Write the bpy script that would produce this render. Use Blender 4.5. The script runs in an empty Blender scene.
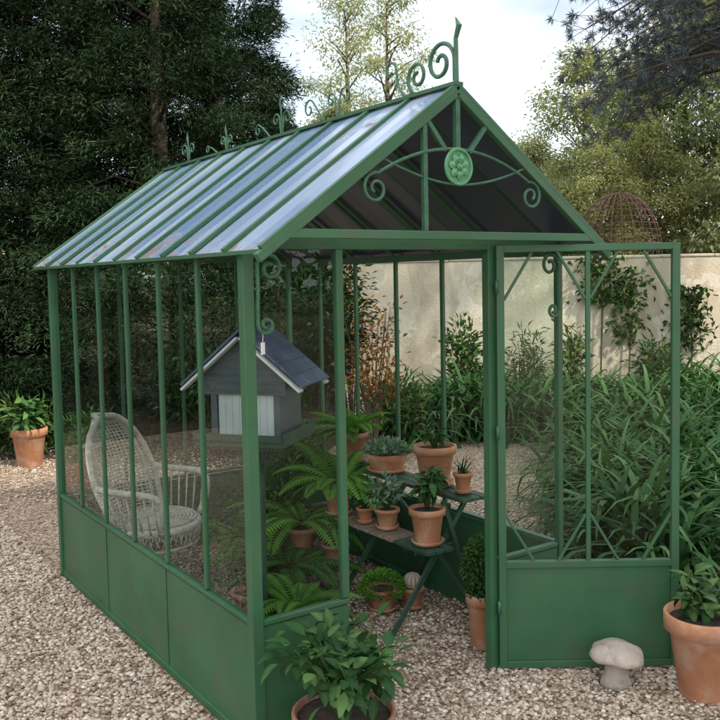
import bpy, math, random
import numpy as np
from mathutils import Vector, Matrix
random.seed(7); rng=np.random.default_rng(11)
scene=bpy.context.scene
COL=scene.collection
scene.view_settings.view_transform='Standard'; scene.view_settings.look='None'
scene.view_settings.exposure=0; scene.view_settings.gamma=1

# ------------------------------------------------------------ materials
def newmat(n):
    m=bpy.data.materials.new(n); m.use_nodes=True
    nt=m.node_tree; nt.nodes.clear()
    out=nt.nodes.new('ShaderNodeOutputMaterial')
    return m,nt,out
def ramp(nt,stops,src):
    r=nt.nodes.new('ShaderNodeValToRGB')
    e=r.color_ramp.elements
    while len(e)<len(stops): e.new(0.5)
    for i,(p,c) in enumerate(stops):
        e[i].position=p; e[i].color=(*c,1)
    nt.links.new(src,r.inputs[0]); return r.outputs[0]
def noise(nt,scale,detail=4,rough=.55,vec=None,dist=0):
    n=nt.nodes.new('ShaderNodeTexNoise'); n.inputs['Scale'].default_value=scale
    n.inputs['Detail'].default_value=min(detail,4); n.inputs['Roughness'].default_value=rough
    n.inputs['Distortion'].default_value=dist
    if vec is not None: nt.links.new(vec,n.inputs['Vector'])
    return n.outputs['Fac']
def coords(nt,kind='Object',scale=None):
    t=nt.nodes.new('ShaderNodeTexCoord').outputs[kind]
    if scale:
        mp=nt.nodes.new('ShaderNodeMapping'); mp.inputs['Scale'].default_value=scale
        nt.links.new(t,mp.inputs[0]); t=mp.outputs[0]
    return t
def bump(nt,h,strength=.3,dist=.01):
    b=nt.nodes.new('ShaderNodeBump'); b.inputs['Strength'].default_value=strength
    b.inputs['Distance'].default_value=dist; nt.links.new(h,b.inputs['Height']); return b.outputs[0]
def mixc(nt,f,a,b,mode='MIX'):
    m=nt.nodes.new('ShaderNodeMixRGB'); m.blend_type=mode
    for s,v in ((m.inputs[0],f),(m.inputs[1],a),(m.inputs[2],b)):
        if isinstance(v,(int,float)): s.default_value=v
        elif isinstance(v,tuple): s.default_value=(*v,1)
        else: nt.links.new(v,s)
    return m.outputs[0]
def pbr(name,stops,scale=6,rough=.6,metal=0,bumps=.2,bscale=None,bdist=.004,stretch=None,over=None):
    m,nt,out=newmat(name)
    p=nt.nodes.new('ShaderNodeBsdfPrincipled')
    v=coords(nt,'Object',stretch)
    c=ramp(nt,stops,noise(nt,scale,4,.6,v))
    if over: # (scale, lo, hi, colour)
        f=ramp(nt,[(over[1],(0,0,0)),(over[2],(1,1,1))],noise(nt,over[0],4,.65,v,.4))
        c=mixc(nt,f,c,over[3])
    nt.links.new(c,p.inputs['Base Color'])
    p.inputs['Roughness'].default_value=rough; p.inputs['Metallic'].default_value=metal
    if bumps: nt.links.new(bump(nt,noise(nt,bscale or scale*5,3,.6,v),bumps,bdist),p.inputs['Normal'])
    nt.links.new(p.outputs[0],out.inputs[0]); return m
def leafmat(name,stops,trans=.25,rough=.55,spec=.25):
    m,nt,out=newmat(name)
    a=nt.nodes.new('ShaderNodeAttribute'); a.attribute_name='var'
    oi=nt.nodes.new('ShaderNodeObjectInfo')
    ad=nt.nodes.new('ShaderNodeMath'); ad.operation='MULTIPLY_ADD'
    nt.links.new(oi.outputs['Random'],ad.inputs[0]); ad.inputs[1].default_value=.16
    nt.links.new(a.outputs['Fac'],ad.inputs[2])
    sb=nt.nodes.new('ShaderNodeMath'); sb.operation='SUBTRACT'; nt.links.new(ad.outputs[0],sb.inputs[0]); sb.inputs[1].default_value=.08
    c=ramp(nt,stops,sb.outputs[0])
    if spec>0:
        p=nt.nodes.new('ShaderNodeBsdfPrincipled'); nt.links.new(c,p.inputs['Base Color'])
        p.inputs['Roughness'].default_value=rough; p.inputs['Specular IOR Level'].default_value=spec
    else:
        p=nt.nodes.new('ShaderNodeBsdfDiffuse'); nt.links.new(c,p.inputs[0])
    if trans<=0: nt.links.new(p.outputs[0],out.inputs[0]); return m
    t=nt.nodes.new('ShaderNodeBsdfTranslucent'); nt.links.new(mixc(nt,1,c,(1.,1.,.5),'MULTIPLY'),t.inputs[0])
    mx=nt.nodes.new('ShaderNodeMixShader'); mx.inputs[0].default_value=trans
    nt.links.new(p.outputs[0],mx.inputs[1]); nt.links.new(t.outputs[0],mx.inputs[2])
    nt.links.new(mx.outputs[0],out.inputs[0]); return m

M={}
M['paint']=pbr('green_paint',[(.3,(.021,.086,.036)),(.7,(.036,.126,.057))],3,.45,0,.12,40,.002,over=(5,.48,.78,(.058,.095,.05)))
M['iron']=pbr('green_wrought_iron',[(.3,(.02,.09,.045)),(.7,(.05,.15,.085))],20,.5,.1,.1,over=(30,.56,.7,(.08,.055,.035)))
M['rosette']=pbr('rosette_paint',[(.3,(.06,.22,.10)),(.7,(.12,.32,.16))],20,.5,0,.1)
M['terra']=pbr('terracotta',[(.25,(.33,.135,.065)),(.75,(.50,.23,.12))],5,.8,0,.3,50,.002,over=(7,.46,.8,(.5,.38,.29)))
M['terradark']=pbr('weathered_terracotta',[(.25,(.20,.085,.05)),(.75,(.36,.17,.095))],5,.85,0,.3,50,.002,over=(8,.5,.75,(.24,.21,.17)))
M['soil']=pbr('potting_soil',[(.3,(.02,.013,.008)),(.7,(.06,.04,.025))],30,.95,0,.8,60,.01)
M['bed']=pbr('bed_soil',[(.3,(.025,.018,.01)),(.7,(.085,.06,.035))],8,.95,0,.8,40,.02)
M['bark']=pbr('bark',[(.3,(.035,.025,.018)),(.7,(.11,.08,.06))],6,.9,0,0)
M['stone']=pbr('mushroom_stone',[(.25,(.30,.25,.20)),(.75,(.48,.41,.35))],9,.9,0,.8,50,.006,over=(7,.46,.66,(.18,.16,.12)))
M['wicker']=pbr('weathered_wicker',[(.3,(.36,.32,.26)),(.7,(.62,.58,.51))],30,.8,0,0)
M['white']=pbr('white_painted_wood',[(.3,(.60,.60,.59)),(.7,(.76,.76,.75))],8,.6,0,.1)
M['shadewhite']=pbr('shaded_white_wood',[(.3,(.44,.45,.45)),(.7,(.58,.59,.59))],8,.6,0,.1)  # birdhouse body: its shadow put into a greyer white
M['grey']=pbr('grey_painted_wood',[(.3,(.05,.065,.075)),(.7,(.10,.115,.125))],8,.6,0,.1)
M['slate']=pbr('blue_roof_paint',[(.3,(.05,.08,.14)),(.7,(.10,.15,.24))],12,.4,0,.1,over=(9,.56,.7,(.20,.24,.30)))
M['darkwood']=pbr('dark_green_wood',[(.3,(.015,.045,.027)),(.7,(.035,.085,.05))],10,.6,0,.2)
M['wood']=pbr('weathered_wood',[(.3,(.12,.085,.06)),(.7,(.30,.23,.17))],6,.85,0,.4,40,.004,(1,8,8))
M['rust']=pbr('rusty_wire',[(.3,(.05,.028,.02)),(.7,(.12,.065,.04))],20,.8,.2,0)
M['coping']=pbr('coping_stone',[(.3,(.34,.30,.23)),(.7,(.58,.52,.42))],4,.9,0,.5,30,.01)

# stucco wall
m,nt,out=newmat('stucco_wall'); p=nt.nodes.new('ShaderNodeBsdfPrincipled')
v=coords(nt); c=ramp(nt,[(.3,(.50,.42,.31)),(.7,(.70,.62,.49))],noise(nt,.9,4,.7,v))
f=ramp(nt,[(.46,(0,0,0)),(.68,(1,1,1))],noise(nt,1.1,4,.75,coords(nt,'Object',(1.8,1.8,.6)),.8))
c=mixc(nt,mixc(nt,.70,(0,0,0),f),c,(.30,.25,.18))
f2=ramp(nt,[(.56,(0,0,0)),(.60,(1,1,1))],noise(nt,2.2,4,.7,v,.6))
c=mixc(nt,mixc(nt,.5,(0,0,0),f2),c,(.76,.70,.60))
nt.links.new(c,p.inputs[0]); p.inputs['Roughness'].default_value=.95
nt.links.new(bump(nt,noise(nt,25,4,.7,v),.5,.02),p.inputs['Normal']); nt.links.new(p.outputs[0],out.inputs[0]); M['stucco']=m

# roof sheet
def roofmat(name,lo,hi,clear,rough,ior,rust):
    m,nt,out=newmat(name); p=nt.nodes.new('ShaderNodeBsdfPrincipled')
    a=nt.nodes.new('ShaderNodeAttribute'); a.attribute_name='var'
    c=ramp(nt,[(0,lo),(1,hi)],a.outputs['Fac'])
    s=noise(nt,1.3,2,.5,coords(nt,'Object',(1.,2.2,1.)))
    c=mixc(nt,.45,c,ramp(nt,[(.35,(.5,.58,.72)),(.65,(1,1,1))],s),'MULTIPLY')
    if rust:
        sp=nt.nodes.new('ShaderNodeSeparateXYZ'); nt.links.new(coords(nt),sp.inputs[0])
        mr=nt.nodes.new('ShaderNodeMapRange'); nt.links.new(sp.outputs['Z'],mr.inputs['Value']); mr.inputs['From Min'].default_value=1.9; mr.inputs['From Max'].default_value=2.15; mr.inputs['To Min'].default_value=.155; mr.inputs['To Max'].default_value=-.04
        ad=nt.nodes.new('ShaderNodeMath'); nt.links.new(noise(nt,3.6,4,.7,coords(nt,'Object',(1,1.1,1.)),.6),ad.inputs[0]); nt.links.new(mr.outputs[0],ad.inputs[1])
        f=ramp(nt,[(.60,(0,0,0)),(.71,(1,1,1))],ad.outputs[0])
        c=mixc(nt,mixc(nt,.85,(0,0,0),f),c,(.16,.09,.06))
        fr_=ramp(nt,[(0,(rough,)*3),(1,(.8,.8,.8))],f); nt.links.new(fr_,p.inputs['Roughness'])
    nt.links.new(c,p.inputs[0]); p.inputs['Metallic'].default_value=0; p.inputs['Roughness'].default_value=rough; p.inputs['IOR'].default_value=ior
    if clear<=0: nt.links.new(p.outputs[0],out.inputs[0]); return m
    tr=nt.nodes.new('ShaderNodeBsdfTransparent'); tr.inputs[0].default_value=(.78,.86,.97,1)
    mx=nt.nodes.new('ShaderNodeMixShader'); mx.inputs[0].default_value=clear
    nt.links.new(p.outputs[0],mx.inputs[1]); nt.links.new(tr.outputs[0],mx.inputs[2])
    nt.links.new(mx.outputs[0],out.inputs[0]); return m
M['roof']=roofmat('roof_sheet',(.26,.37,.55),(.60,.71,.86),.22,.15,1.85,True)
M['roofshade']=roofmat('roof_shade_sheet',(.03,.04,.065),(.08,.095,.14),0,.3,1.5,False)  # right slope: underside shade put into a darker copy of the sheet

# glass
def glassmat(name,tint,k):
    m,nt,out=newmat(name)
    tr=nt.nodes.new('ShaderNodeBsdfTransparent'); tr.inputs[0].default_value=(*tint,1)
    gl=nt.nodes.new('ShaderNodeBsdfGlossy'); gl.inputs['Roughness'].default_value=0.0; gl.inputs[0].default_value=(.9,.95,.95,1)
    lw=nt.nodes.new('ShaderNodeLayerWeight'); lw.inputs[0].default_value=.5
    pw=nt.nodes.new('ShaderNodeMath'); pw.operation='POWER'; nt.links.new(lw.outputs['Facing'],pw.inputs[0]); pw.inputs[1].default_value=4
    ma=nt.nodes.new('ShaderNodeMath'); ma.operation='MULTIPLY_ADD'; nt.links.new(pw.outputs[0],ma.inputs[0]); ma.inputs[1].default_value=k; ma.inputs[2].default_value=.02
    mx=nt.nodes.new('ShaderNodeMixShader'); nt.links.new(ma.outputs[0],mx.inputs[0]); nt.links.new(tr.outputs[0],mx.inputs[1]); nt.links.new(gl.outputs[0],mx.inputs[2])
    nt.links.new(mx.outputs[0],out.inputs[0]); return m
M['glass']=glassmat('window_glass',(.87,.92,.90),.4)
M['sideglass']=glassmat('smoky_side_glass',(.74,.81,.79),.8)

# gravel ground
m,nt,out=newmat('gravel'); p=nt.nodes.new('ShaderNodeBsdfDiffuse')
v=coords(nt)
vo=nt.nodes.new('ShaderNodeTexVoronoi'); vo.inputs['Scale'].default_value=52; nt.links.new(v,vo.inputs['Vector'])
sx=nt.nodes.new('ShaderNodeSeparateColor'); nt.links.new(vo.outputs['Color'],sx.inputs[0])
c=ramp(nt,[(0,(.26,.185,.135)),(.35,(.42,.325,.25)),(.7,(.52,.43,.345)),(1,(.60,.53,.45))],sx.outputs[0])
e=ramp(nt,[(.25,(1,1,1)),(.75,(.42,.37,.32))],vo.outputs['Distance'])
c=mixc(nt,1,c,e,'MULTIPLY')
c=mixc(nt,.4,c,ramp(nt,[(.35,(.55,.52,.48)),(.65,(1,1,1))],noise(nt,1.1,4,.6,v)),'MULTIPLY')
nt.links.new(c,p.inputs[0])
iv=nt.nodes.new('ShaderNodeMath'); iv.operation='SUBTRACT'; iv.inputs[0].default_value=1; nt.links.new(vo.outputs['Distance'],iv.inputs[1])
nt.links.new(bump(nt,iv.outputs[0],.8,.01),p.inputs['Normal']); nt.links.new(p.outputs[0],out.inputs[0]); M['gravel']=m
m,nt,out=newmat('pebble'); p=nt.nodes.new('ShaderNodeBsdfDiffuse')
a=nt.nodes.new('ShaderNodeAttribute'); a.attribute_name='var'
c=ramp(nt,[(0,(.20,.135,.095)),(.15,(.36,.27,.20)),(.5,(.50,.405,.32)),(.85,(.60,.52,.435)),(1,(.74,.69,.62))],a.outputs['Fac'])
c=mixc(nt,.3,c,ramp(nt,[(.3,(.6,.55,.5)),(.7,(1,1,1))],noise(nt,90,2,.6,coords(nt))),'MULTIPLY')
c=mixc(nt,.4,c,ramp(nt,[(.35,(.62,.58,.54)),(.62,(1,1,1))],noise(nt,1.3,4,.6,coords(nt))),'MULTIPLY')
nt.links.new(c,p.inputs[0]); nt.links.new(p.outputs[0],out.inputs[0]); M['pebble']=m

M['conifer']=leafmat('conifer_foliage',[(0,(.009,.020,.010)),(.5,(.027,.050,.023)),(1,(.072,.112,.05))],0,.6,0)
M['pine']=leafmat('pine_needles',[(0,(.05,.065,.075)),(1,(.13,.16,.17))],0,.6,0)
M['far']=leafmat('hazed_sunlit_foliage',[(0,(.16,.185,.08)),(.5,(.27,.29,.13)),(1,(.40,.40,.23))],.35,.5,0)  # sun and distance haze put into a pale leaf colour
M['far2']=leafmat('hazed_olive_foliage',[(0,(.12,.15,.08)),(.5,(.20,.235,.12)),(1,(.32,.34,.20))],.3,.5,0)  # olive leaves, paled in the colour to stand for haze
M['shade']=leafmat('tree_foliage',[(0,(.02,.05,.02)),(1,(.08,.13,.05))],0,.5,0)
M['strap']=leafmat('strap_leaf',[(0,(.014,.042,.012)),(.5,(.042,.108,.033)),(1,(.125,.21,.075))],.2,.55,.08)
M['fern']=leafmat('fern_frond',[(0,(.05,.15,.025)),(1,(.17,.34,.065))],.35,.5,0)
M['fernd']=leafmat('dark_fern_frond',[(0,(.025,.09,.022)),(1,(.09,.21,.05))],.3,.5,0)
M['broad']=leafmat('broad_leaf',[(0,(.014,.05,.015)),(.6,(.038,.105,.03)),(1,(.11,.20,.06))],.15,.5,.15)
M['broadd']=leafmat('dark_broad_leaf',[(0,(.010,.038,.011)),(.6,(.028,.08,.024)),(1,(.09,.165,.05))],.1,.5,.15)
M['box']=leafmat('box_leaf',[(0,(.014,.04,.011)),(1,(.06,.13,.035))],.0,.4,0)
M['moss']=leafmat('cushion_leaf',[(0,(.04,.13,.018)),(1,(.18,.40,.06))],.2,.5,0)
M['succ']=leafmat('grey_succulent_leaf',[(0,(.08,.15,.09)),(1,(.22,.32,.21))],.1,.5,.2)
M['red']=leafmat('russet_leaf',[(0,(.12,.05,.025)),(.6,(.34,.15,.055)),(1,(.28,.26,.08))],.35,.5,0)
M['pink']=leafmat('pale_cactus',[(0,(.28,.20,.15)),(.5,(.36,.30,.22)),(1,(.62,.52,.46))],.0,.5,0)
M['litter']=leafmat('dry_leaf',[(0,(.10,.05,.025)),(1,(.3,.2,.1))],.0,.5,0)
M['shrub']=leafmat('shrub_leaf',[(0,(.022,.055,.016)),(.6,(.06,.12,.036)),(1,(.15,.22,.065))],.2,.5,0)
M['hedge']=leafmat('dark_hedge_leaf',[(0,(.008,.02,.008)),(.6,(.022,.05,.018)),(1,(.06,.10,.035))],0,.5,0)

# ------------------------------------------------------------ helpers
def mkmesh(name,V,F,mats,var=None,smooth=False,midx=None):
    me=bpy.data.meshes.new(name)
    if isinstance(F,np.ndarray):
        V=np.asarray(V,dtype=np.float32); n,k=F.shape
        me.vertices.add(len(V)); me.vertices.foreach_set('co',V.ravel())
        me.loops.add(n*k); me.loops.foreach_set('vertex_index',F.ravel().astype(np.int32))
        me.polygons.add(n); me.polygons.foreach_set('loop_start',np.arange(0,n*k,k,dtype=np.int32))
    else:
        me.from_pydata([tuple(x) for x in V],[],F)
    for mt in mats: me.materials.append(mt)
    if midx is not None: me.polygons.foreach_set('material_index',np.array(midx,dtype=np.int32))
    me.polygons.foreach_set('use_smooth',np.full(len(me.polygons),smooth))
    if var is not None:
        at=me.attributes.new('var','FLOAT','POINT'); at.data.foreach_set('value',np.asarray(var,dtype=np.float32))
    me.update(calc_edges=True); me.validate()
    return me
class MB:
    def __init__(s): s.v=[]; s.f=[]; s.m=[]; s.var=[]; s.mi=0; s.cv=.5
    def add(s,vs,fs):
        o=len(s.v); s.v+= [tuple(x) for x in vs]; s.f+=[tuple(i+o for i in f) for f in fs]
        s.m+=[s.mi]*len(fs); s.var+=[s.cv]*len(vs)
    def box(s,c,sz,mat=None,taper=1):
        x,y,z=[a/2 for a in sz]
        vs=[Vector((sx*x*(taper if sz_>0 else 1),sy*y*(taper if sz_>0 else 1),sz_*z)) for sz_ in(-1,1) for sy in(-1,1) for sx in(-1,1)]
        if mat is not None: vs=[mat@q for q in vs]
        vs=[q+Vector(c) for q in vs]
        s.add(vs,[(0,2,3,1),(4,5,7,6),(0,1,5,4),(2,6,7,3),(0,4,6,2),(1,3,7,5)])
    def beam(s,p,q,w,d,up=(0,0,1)):
        p=Vector(p);q=Vector(q); t=(q-p).normalized(); up=Vector(up)
        if abs(t.dot(up))>.98: up=Vector((0,1,0))
        a=t.cross(up).normalized(); b=a.cross(t).normalized()
        vs=[]
        for e in(p,q):
            for i,j in((-1,-1),(1,-1),(1,1),(-1,1)): vs.append(e+a*i*w/2+b*j*d/2)
        s.add(vs,[(3,2,1,0),(4,5,6,7),(0,1,5,4),(1,2,6,5),(2,3,7,6),(3,0,4,7)])
    def tube(s,pts,r,n=6,closed=False,rr=None):
        pts=[Vector(p) for p in pts]; N=len(pts); rings=[]
        t0=(pts[1]-pts[0]).normalized(); a=t0.orthogonal().normalized()
        for i,p in enumerate(pts):
            t=(pts[min(i+1,N-1)]-pts[max(i-1,0)])
            if t.length<1e-9: t=t0
            t=t.normalized(); a=(a-t*a.dot(t)); a=a.normalized() if a.length>1e-6 else t.orthogonal().normalized()
            b=t.cross(a); rad=rr[i] if rr else r
            rings.append([p+(a*math.cos(2*math.pi*k/n)+b*math.sin(2*math.pi*k/n))*rad for k in range(n)])
        vs=[q for R_ in rings for q in R_]; fs=[]
        for i in range(N-1):
            for k in range(n): fs.append((i*n+k,i*n+(k+1)%n,(i+1)*n+(k+1)%n,(i+1)*n+k))
        fs.append(tuple(range(n-1,-1,-1))); fs.append(tuple((N-1)*n+k for k in range(n)))
        s.add(vs,fs)
    def lathe(s,prof,n=28,c=(0,0,0),wob=0):
        vs=[];fs=[]
        for i,(r,z) in enumerate(prof):
            for k in range(n):
                a=2*math.pi*k/n; rr=r*(1+wob*math.sin(3*a+z*9)+wob*.6*math.sin(5*a+1.3))
                vs.append((c[0]+rr*math.cos(a),c[1]+rr*math.sin(a),c[2]+z))
        for i in range(len(prof)-1):
            for k in range(n): fs.append((i*n+k,i*n+(k+1)%n,(i+1)*n+(k+1)%n,(i+1)*n+k))
        fs.append(tuple(range(n-1,-1,-1))); fs.append(tuple((len(prof)-1)*n+k for k in range(n)))
        s.add(vs,fs)
    def mesh(s,name,mats,smooth=False):
        return mkmesh(name,s.v,s.f,mats,s.var,smooth,s.m)
def thing(name,label,cat,loc=(0,0,0),rot=0,group=None,mesh=None):
    o=bpy.data.objects.new(name,mesh); o.location=loc; o.rotation_euler=(0,0,rot)
    if mesh is None: o.empty_display_size=.1
    COL.objects.link(o); o['label']=label; o['category']=cat
    if group: o['group']=group
    return o
def part(par,name,mesh,loc=(0,0,0),rot=(0,0,0),label=None,scale=None):
    o=bpy.data.objects.new(name,mesh); COL.objects.link(o); o.parent=par; o.location=loc; o.rotation_euler=rot
    if scale: o.scale=scale
    if label: o['label']=label
    return o
def struct(name,mesh,loc=(0,0,0),rot=0,kind='structure'):
    o=bpy.data.objects.new(name,mesh); COL.objects.link(o); o.location=loc; o.rotation_euler=(0,0,rot); o['kind']=kind; return o
def bev(o,w=.003,seg=2):
    b=o.modifiers.new('bev','BEVEL'); b.width=w; b.segments=seg; b.limit_method='ANGLE'; return o
def spiral(c,r0,r1,a0,turns,ax,ay,n=26):
    c=Vector(c); ax=Vector(ax); ay=Vector(ay); P=[]
    for i in range(n+1):
        t=i/n; a=a0+turns*2*math.pi*t; r=r0+(r1-r0)*t
        P.append(c+ax*r*math.cos(a)+ay*r*math.sin(a))
    return P
def unit(a): return a/np.maximum(np.linalg.norm(a,axis=-1,keepdims=True),1e-9)
def leaves(name,P,D,L,W,mat,var,fold=.25,ndir=None,ovate=False):
    P=np.asarray(P,float); n=len(P); D=unit(np.asarray(D,float))
    up=np.tile([0,0,1.],(n,1))+rng.normal(0,.45 if not ovate else .3,(n,3)) if ndir is None else ndir
    S=unit(np.cross(D,up)); N=unit(np.cross(S,D))
    L=np.broadcast_to(L,(n,))[:,None]; W=np.broadcast_to(W,(n,))[:,None]
    if not ovate:
        v0=P; v2=P+D*L-N*L*.12; mid=P+D*L*.45
        v1=mid-S*W*.5+N*W*fold; v3=mid+S*W*.5+N*W*fold
        V=np.stack([v0,v1,v2,v3],1).reshape(-1,3)
        b=np.arange(n)[:,None]*4
        F=np.concatenate([b+[0,2,1],b+[0,3,2]],0)
        return mkmesh(name,V,F,[mat],np.repeat(np.clip(var,0,1),4))
    pr=[(0.0,0.06),(.22,.78),(.48,1.0),(.76,.66),(1.0,.03)]
    Vs=[]
    dr=rng.uniform(.1,.55,n)[:,None]
    for t,w in pr:
        c=P+D*L*t-N*L*(dr*t*t-.08*t)
        for sgn in(-1,0,1): Vs.append(c+S*W*.5*w*sgn+N*W*fold*w*abs(sgn))
    V=np.stack(Vs,1).reshape(-1,3); b=np.arange(n)[:,None]*15; Fs=[]
    for i in range(4):
        for j in range(2): Fs.append(b+[3*i+j,3*i+j+1,3*i+j+4,3*i+j+3])
    vv=np.repeat(np.clip(var,0,1),15).reshape(n,15); vv[:,1::3]=np.clip(vv[:,1::3]+.25,0,1)
    return mkmesh(name,V,np.concatenate(Fs,0),[mat],vv.ravel(),True)
def straps(name,n,Lr,Wd,mat,spread=.6,base=.06,seg=6,droop=1.0,upr=1.2):
    az=rng.uniform(0,2*np.pi,n); L=rng.uniform(Lr[0],Lr[1],n); el=rng.uniform(upr-spread,upr+.25,n)
    pos=np.stack([rng.normal(0,base,n),rng.normal(0,base,n),np.zeros(n)],1)
    h=np.stack([np.cos(az),np.sin(az),np.zeros(n)],1); side=np.stack([-np.sin(az),np.cos(az),np.zeros(n)],1)
    Vs=[];e=el.copy(); dr=rng.uniform(.5,1.5,n)*droop
    for i in range(seg+1):
        t=i/seg; w=Wd*(1-t**3)*(.6+.4*min(1,t*4))+.001
        nrm=h*(-np.sin(e))[:,None]+np.array([0,0,1.])*np.cos(e)[:,None]
        Vs.append(np.stack([pos-side*w/2+nrm*w*.15,pos+side*w/2+nrm*w*.15],1))
        st=(L/seg)[:,None]; pos=pos+(h*np.cos(e)[:,None]+np.array([0,0,1.])*np.sin(e)[:,None])*st
        e=e-dr/seg*(.4+1.6*t)
    V=np.stack(Vs,1)
    b=np.arange(n)[:,None]*(seg+1)*2
    F=np.concatenate([b+[2*i,2*i+1,2*i+3,2*i+2] for i in range(seg)],0)
    var=np.repeat(rng.uniform(0,1,n)[:,None],(seg+1)*2,1)*.65+np.tile(np.repeat(np.linspace(-.3,.35,seg+1),2),(n,1))
    return mkmesh(name,V.reshape(-1,3),F,[mat],np.clip(var,0,1).ravel(),True)
def fern(name,nf,L,mat,pin=22,pw=.02,up=(.5,1.2),pl=.2,droop=1.6):
    P=[];D=[];Ls=[];va=[]; ND=[]
    st=MB()
    for i in range(nf):
        az=random.uniform(0,6.283); e=random.uniform(*up); l=L*random.uniform(.65,1.1); pos=np.array([0,0,0.]); dr=random.uniform(.7,1.3)*droop
        vv=random.random()*.6; path=[pos.copy()]
        for k in range(pin):
            t=k/pin; d=np.array([math.cos(az)*math.cos(e),math.sin(az)*math.cos(e),math.sin(e)]); pos=pos+d*l/pin; e-=dr/pin
            path.append(pos.copy()); s=np.array([-math.sin(az),math.cos(az),0])
            if t<.12: continue
            ln=l*pl*math.sin(math.pi*min(1,(t*.85+.12)))**.8
            nrm=np.cross(s,d)*-1
            for sg in(-1,1):
                P.append(pos.copy()); D.append(s*sg+d*.45+np.array([0,0,-.15])); Ls.append(ln); va.append(vv+t*.3+random.uniform(0,.15)); ND.append(nrm)
        st.tube(path[::3],.0025,3)
    return leaves(name,P,D,np.array(Ls),pw,mat,np.array(va),.1,np.array(ND)), st
def clump(n,R,H,shell=.5):
    u=unit(rng.normal(0,1,(n,3))); r=rng.uniform(shell,1,n)**.5
    return u*r[:,None]*np.array([R,R,H]),u
def shrub(name,H,R,n,L,W,mat,nst=12,z0=.0,ovate=False):
    st=MB(); P=[];D=[];va=[]
    for i in range(nst):
        az=random.uniform(0,6.283); rr=R*random.uniform(.25,.8); hz=H*random.uniform(.45,.95)
        tip=Vector((rr*math.cos(az),rr*math.sin(az),hz)); mid=Vector((tip.x*.35,tip.y*.35,hz*.5+z0))
        st.tube([(0,0,z0),mid,tip],.006,4,rr=[.009,.006,.003])
        m=n//nst; v0=random.random()*.35
        t=rng.uniform(.25,1.0,m)[:,None]; c=np.array(mid)*(1-t)*1.2+np.array(tip)*t
        off=rng.normal(0,R*(.18 if not ovate else .10),(m,3))
        P.append(c+off); D.append(unit(off)+np.array([math.cos(az)*.3*R,math.sin(az)*.3*R,.1*R])+np.array([0,0,.1 if not ovate else -.05])); va.append(v0+rng.uniform(0,.65,m))
    P=np.concatenate(P); P[:,2]=np.maximum(P[:,2],z0+.01)
    D=np.concatenate(D)
    if ovate: D[:,2]=np.clip(D[:,2],-.5,.45)
    lv=leaves(name,P,D,rng.uniform(.6,1.1,len(P))*L,rng.uniform(.7,1.1,len(P))*W,mat,np.concatenate(va),.2 if not ovate else .14,ovate=ovate)
    return lv,st
BX,BY=-1.483,-2.903
def at(px,d):  # polar survey placement around the terrace corner
    a=(px-360)/877.6
    return (BX+d*(.5636+.8243*a), BY+d*(.8233-.5659*a))

# ------------------------------------------------------------ ground
def sheet(name,poly,z,mat):
    me=mkmesh(name,[(x,y,z) for x,y in poly],[tuple(range(len(poly)))],[mat]); return me
struct('ground',sheet('ground',[(-150,-150),(150,-150),(150,150),(-150,150)],0,M['gravel']))
bedA=[at(580,7.2),at(588,5.6),at(625,4.9),at(760,4.4),at(1100,5),at(1100,11.7),at(380,11.8),at(380,9.9),at(470,9.5),at(550,9.2)]
struct('garden_bed',sheet('garden_bed',bedA,.006,M['bed']))
bedB=[(-9,4.2),(-5,6.0),(-3,7.0),at(-60,9.0),at(60,9.0),at(150,8.6),at(300,8.2),at(345,10),at(345,30),at(-400,30),(-20,12)]
struct('garden_bed',sheet('garden_bed',bedB,.006,M['bed']))

# pebbles
ico=[];t=(1+5**.5)/2
for a_ in [(-1,t,0),(1,t,0),(-1,-t,0),(1,-t,0),(0,-1,t),(0,1,t),(0,-1,-t),(0,1,-t),(t,0,-1),(t,0,1),(-t,0,-1),(-t,0,1)]: ico.append(a_)
ico=unit(np.array(ico,float))
icf=np.array([(0,11,5),(0,5,1),(0,1,7),(0,7,10),(0,10,11),(1,5,9),(5,11,4),(11,10,2),(10,7,6),(7,1,8),(3,9,4),(3,4,2),(3,2,6),(3,6,8),(3,8,9),(4,9,5),(2,4,11),(6,2,10),(8,6,7),(9,8,1)])
def pebbles(name,regions):
    C=[]
    for (x0,x1,y0,y1,n) in regions:
        C.append(np.stack([rng.uniform(x0,x1,n),rng.uniform(y0,y1,n),np.zeros(n)],1))
    C=np.concatenate(C); n=len(C); s=rng.uniform(.0055,.0118,n)*rng.choice([1,1,1.35],n)
    sc=np.stack([s*rng.uniform(.8,1.4,n),s*rng.uniform(.7,1.1,n),s*rng.uniform(.4,.7,n)],1)
    V=ico[None]*(1+rng.normal(0,.10,(n,12,1)))*sc[:,None,:]
    az=rng.uniform(0,6.28,n); tl=rng.normal(0,.22,n)
    ca,sa=np.cos(az)[:,None],np.sin(az)[:,None]; ct,st_=np.cos(tl)[:,None],np.sin(tl)[:,None]
    x,y,z=V[...,0],V[...,1],V[...,2]; y,z=y*ct-z*st_,y*st_+z*ct; x,y=x*ca-y*sa,x*sa+y*ca
    C[:,2]=sc[:,2]*rng.uniform(.2,1.3,n)
    V=np.stack([x,y,z],-1)+C[:,None,:]
    F=(np.arange(n)[:,None,None]*12+icf[None]).reshape(-1,3)
    return mkmesh(name,V.reshape(-1,3),F,[M['pebble']],np.repeat(rng.uniform(0,1,n),12),True)
struct('gravel',pebbles('gravel',[(-.9,-.03,-.3,2.2,12500),(-.9,-.03,2.2,4.5,9500),(.02,1.63,0,2.5,10500),(.0,2.4,-1.3,0,15500),(1.67,3.2,-.6,2.6,6500),(-1,2.5,4.5,7.2,6000)]),kind='stuff')
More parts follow.
